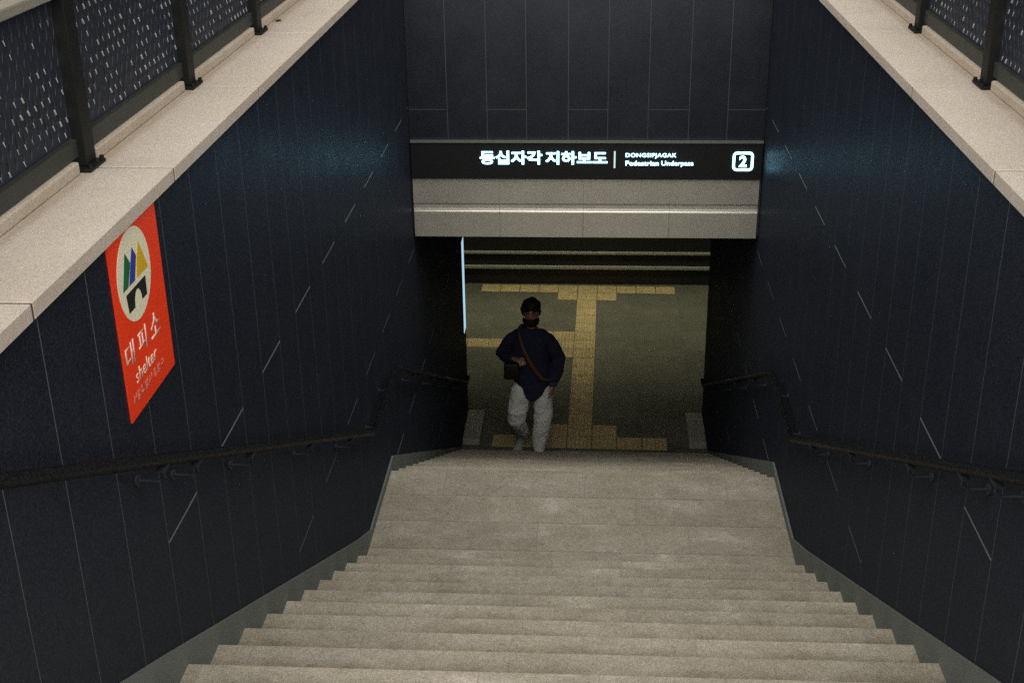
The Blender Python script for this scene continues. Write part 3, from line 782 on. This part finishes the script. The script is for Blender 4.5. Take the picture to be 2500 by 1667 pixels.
# mask
b = B()
mc = HC + Vector((0, -0.020, -0.050)); grid = []
for i in range(13):
    th = R(-78 + 156 * i / 12); row = []
    for j in range(8):
        t = j / 7; z = 0.028 - 0.088 * t - 0.012 * abs(math.sin(th)) * (1 - 2 * t) * 0.5
        rr = 0.073 + 0.010 * math.sin(math.pi * min(1, t * 1.15)); 
        px = math.sin(th) * rr; py = -math.cos(th) * (rr + 0.020) - (0.016 * max(0, math.cos(th)) ** 6 * (1 - t))
        if t > .8: py *= 0.93
        row.append(b.verts.new(W_(*(mc + Vector((px, py, z))))))
    grid.append(row)
for i in range(12):
    for j in range(7): b.faces.new((grid[i][j], grid[i + 1][j], grid[i + 1][j + 1], grid[i][j + 1]))
bmesh.ops.recalc_face_normals(b, faces=b.faces)
bmesh.ops.solidify(b, geom=list(b.faces), thickness=0.002)
mk = link('face_mask', b, M['mask'], person, True)
# sweater
b = B()
loft(b, [(-0.005, -0.012, 0.70), (-0.008, -0.005, 0.80), (-0.015, 0.0, 0.93), (-0.025, 0.0, 1.08), (-0.032, -0.002, 1.24), (-0.032, -0.005, 1.345), (-0.028, -0.006, 1.395), (-0.024, -0.004, 1.425)],
     [(0.155, 0.118), (0.182, 0.130), (0.182, 0.135), (0.184, 0.138), (0.186, 0.135), (0.160, 0.11), (0.110, 0.085), (0.076, 0.066)], 28)
for A in (ARM_R, ARM_L):
    A2 = list(A)
    m_ = Vector(A2[0]).lerp(Vector(A2[1]), .45)
    loft(b, [(A[0][0] * .45, 0, 1.355), (A[0][0] * .8, 0, 1.35), tuple(m_ + Vector((0, 0, .012)))] + A2[1:], [0.048, 0.056, 0.063, 0.066, 0.068, 0.058, 0.043], 18)
sw = remeshed('sweater', b, 0.012, 5, 0.5)
fold(sw, 0.010, 9.0, 3.0)
for v in sw.verts:      # the hem dips to a point at the front
    q = v.co - O
    if q.z < 0.82 and abs(q.x) < 0.205 and q.y < 0.06:
        k = max(0.0, (0.82 - q.z) / 0.12)
        v.co.z += k * (-0.055 + 0.70 * abs(q.x + 0.01))
link('sweater', sw, M['sweater'], person, True)
b = B(); loft(b, [(0.196, -0.045, 0.85), (0.193, -0.052, 0.812)], [0.050, 0.043], 14); link('cuff', b, M['denim'], person, True)
# trousers
b = B()
loft(b, [(-0.01, 0.02, 0.93), (-0.01, 0.02, 0.84), (-0.01, 0.02, 0.74)], [(0.155, 0.11), (0.165, 0.12), (0.10, 0.09)], 20)
loft(b, [(0.075, 0.02, 0.86), (0.095, 0.005, 0.70), (0.100, -0.02, 0.52), (0.085, -0.02, 0.38), (0.065, 0.005, 0.22), (0.050, 0.02, 0.055)],
     [(0.098, 0.11), (0.098, 0.105), (0.094, 0.10), (0.088, 0.095), (0.080, 0.09), (0.068, 0.085)], 18)
loft(b, [(-0.09, 0.02, 0.86), (-0.135, -0.035, 0.68), (-0.165, -0.045, 0.52), (-0.172, -0.030, 0.42), (-0.152, 0.10, 0.29), (-0.125, 0.24, 0.16), (-0.104, 0.36, 0.05)],
     [(0.098, 0.11), (0.102, 0.105), (0.100, 0.098), (0.090, 0.086), (0.074, 0.074), (0.062, 0.066), (0.052, 0.058)], 18)
tr = remeshed('trousers', b, 0.011, 4, 0.5)
fold(tr, 0.011, 10.0, 8.0)
fold(tr, 0.003, 26.0, 1.0)
link('trousers', tr, M['trousers'], person, True)
# shoes
def shoe(heel, toe, up):
    heel, toe, up = Vector(heel), Vector(toe), Vector(up).normalized()
    d = (toe - heel).normalized(); s = d.cross(up).normalized()
    b = B()
    loft(b, [heel - d * 0.045 + up * 0.035, heel + up * 0.045, heel + d * 0.07 + up * 0.045, toe - d * .06 + up * 0.032, toe + up * 0.022, toe + d * .035 + up * .018],
         [(0.026, 0.03), (0.036, 0.045), (0.038, 0.042), (0.046, 0.030), (0.040, 0.022), (0.016, 0.010)], 16, ref=s)
    o = link('shoe', remeshed('shoe', b, 0.007, 3, .5), M['shoe'], person, True)
    b = B()
    loft(b, [heel - d * 0.055 + up * 0.009, heel + up * 0.009, heel + d * 0.07 + up * 0.009, toe - d * .05 + up * 0.009, toe + d * .01 + up * 0.009, toe + d * .045 + up * .011],
         [(0.022, 0.009), (0.037, 0.0095), (0.036, 0.0095), (0.049, 0.0095), (0.043, 0.009), (0.016, 0.007)], 14, ref=s)
    link('sole', b, M['sole'], o, True)
shoe((0.045, 0.045, 0.0), (0.045, -0.115, 0.0), (0, 0, 1))
shoe((-0.122, 0.465, -0.045), (-0.200, 0.335, -0.157), (-0.2, -0.62, 0.75))
# crossbody bag (held by the person, a thing of its own)
bg_ = thing('crossbody_bag', 'black crossbody bag on a brown strap worn across the navy sweater', 'bag', tuple(W_(-0.02, 0.0, 0.9)))
sp = [(-0.125, 0.02, 1.415), (-0.135, -0.075, 1.375), (-0.10, -0.145, 1.27), (-0.045, -0.163, 1.15), (0.02, -0.165, 1.03), (0.09, -0.150, 0.93), (0.165, -0.085, 0.88), (0.195, 0.0, 0.865), (0.165, 0.11, 0.90), (0.05, 0.16, 1.05), (-0.06, 0.15, 1.25), (-0.115, 0.09, 1.39), (-0.125, 0.02, 1.415)]
b = B(); cen = Vector((-0.02, 0.0, 1.1))
rows = []
for i, p in enumerate(sp[:-1]):
    p = Vector(p); nx_ = Vector(sp[(i + 1) % (len(sp) - 1)]); pv = Vector(sp[i - 1] if i else sp[-2])
    tdir = (nx_ - pv).normalized(); out = (p - cen); out.z *= 0.3; out = (out - tdir * out.dot(tdir)).normalized(); wd = tdir.cross(out).normalized()
    rows.append([b.verts.new(W_(*(p + wd * a * 0.021 + out * c))) for a, c in ((-1, 0.004), (1, 0.004), (1, 0.008), (-1, 0.008))])
for i in range(len(rows)):
    j = (i + 1) % len(rows)
    for q in range(4): b.faces.new((rows[i][q], rows[i][(q + 1) % 4], rows[j][(q + 1) % 4], rows[j][q]))
bmesh.ops.recalc_face_normals(b, faces=b.faces)
link('strap', b, M['strap'], bg_, True)
b = B(); c0 = W_(0.05, 0.235, 0.93); box(b, c0.x - .13, c0.x + .13, c0.y - .045, c0.y + .045, c0.z - .09, c0.z + .09, 0.022, 3); link('bag_body', b, M['bag'], bg_, True)
b = B(); box(b, c0.x - .122, c0.x + .122, c0.y + .044, c0.y + .052, c0.z - .01, c0.z + .08, 0.003, 1); link('flap', b, M['bag'], bg_)
# dark pouch held in front by the right hand
pb = thing('hand_pouch', 'small black pouch hanging from the hand held at the chest', 'pouch', tuple(W_(-0.20, -0.19, 1.03)))
b = B(); c0 = W_(-0.20, -0.185, 1.035); box(b, c0.x - .075, c0.x + .075, c0.y - .03, c0.y + .03, c0.z - .095, c0.z + .075, 0.02, 3); link('pouch_body', b, M['bag'], pb, True)
b = B(); tube(b, [c0 + Vector((-.05, 0, .07)), c0 + Vector((-.02, -.02, .115)), c0 + Vector((.03, -.04, .125)), c0 + Vector((.055, -.01, .07))], 0.006, 8); link('loop', b, M['bag'], pb, True)
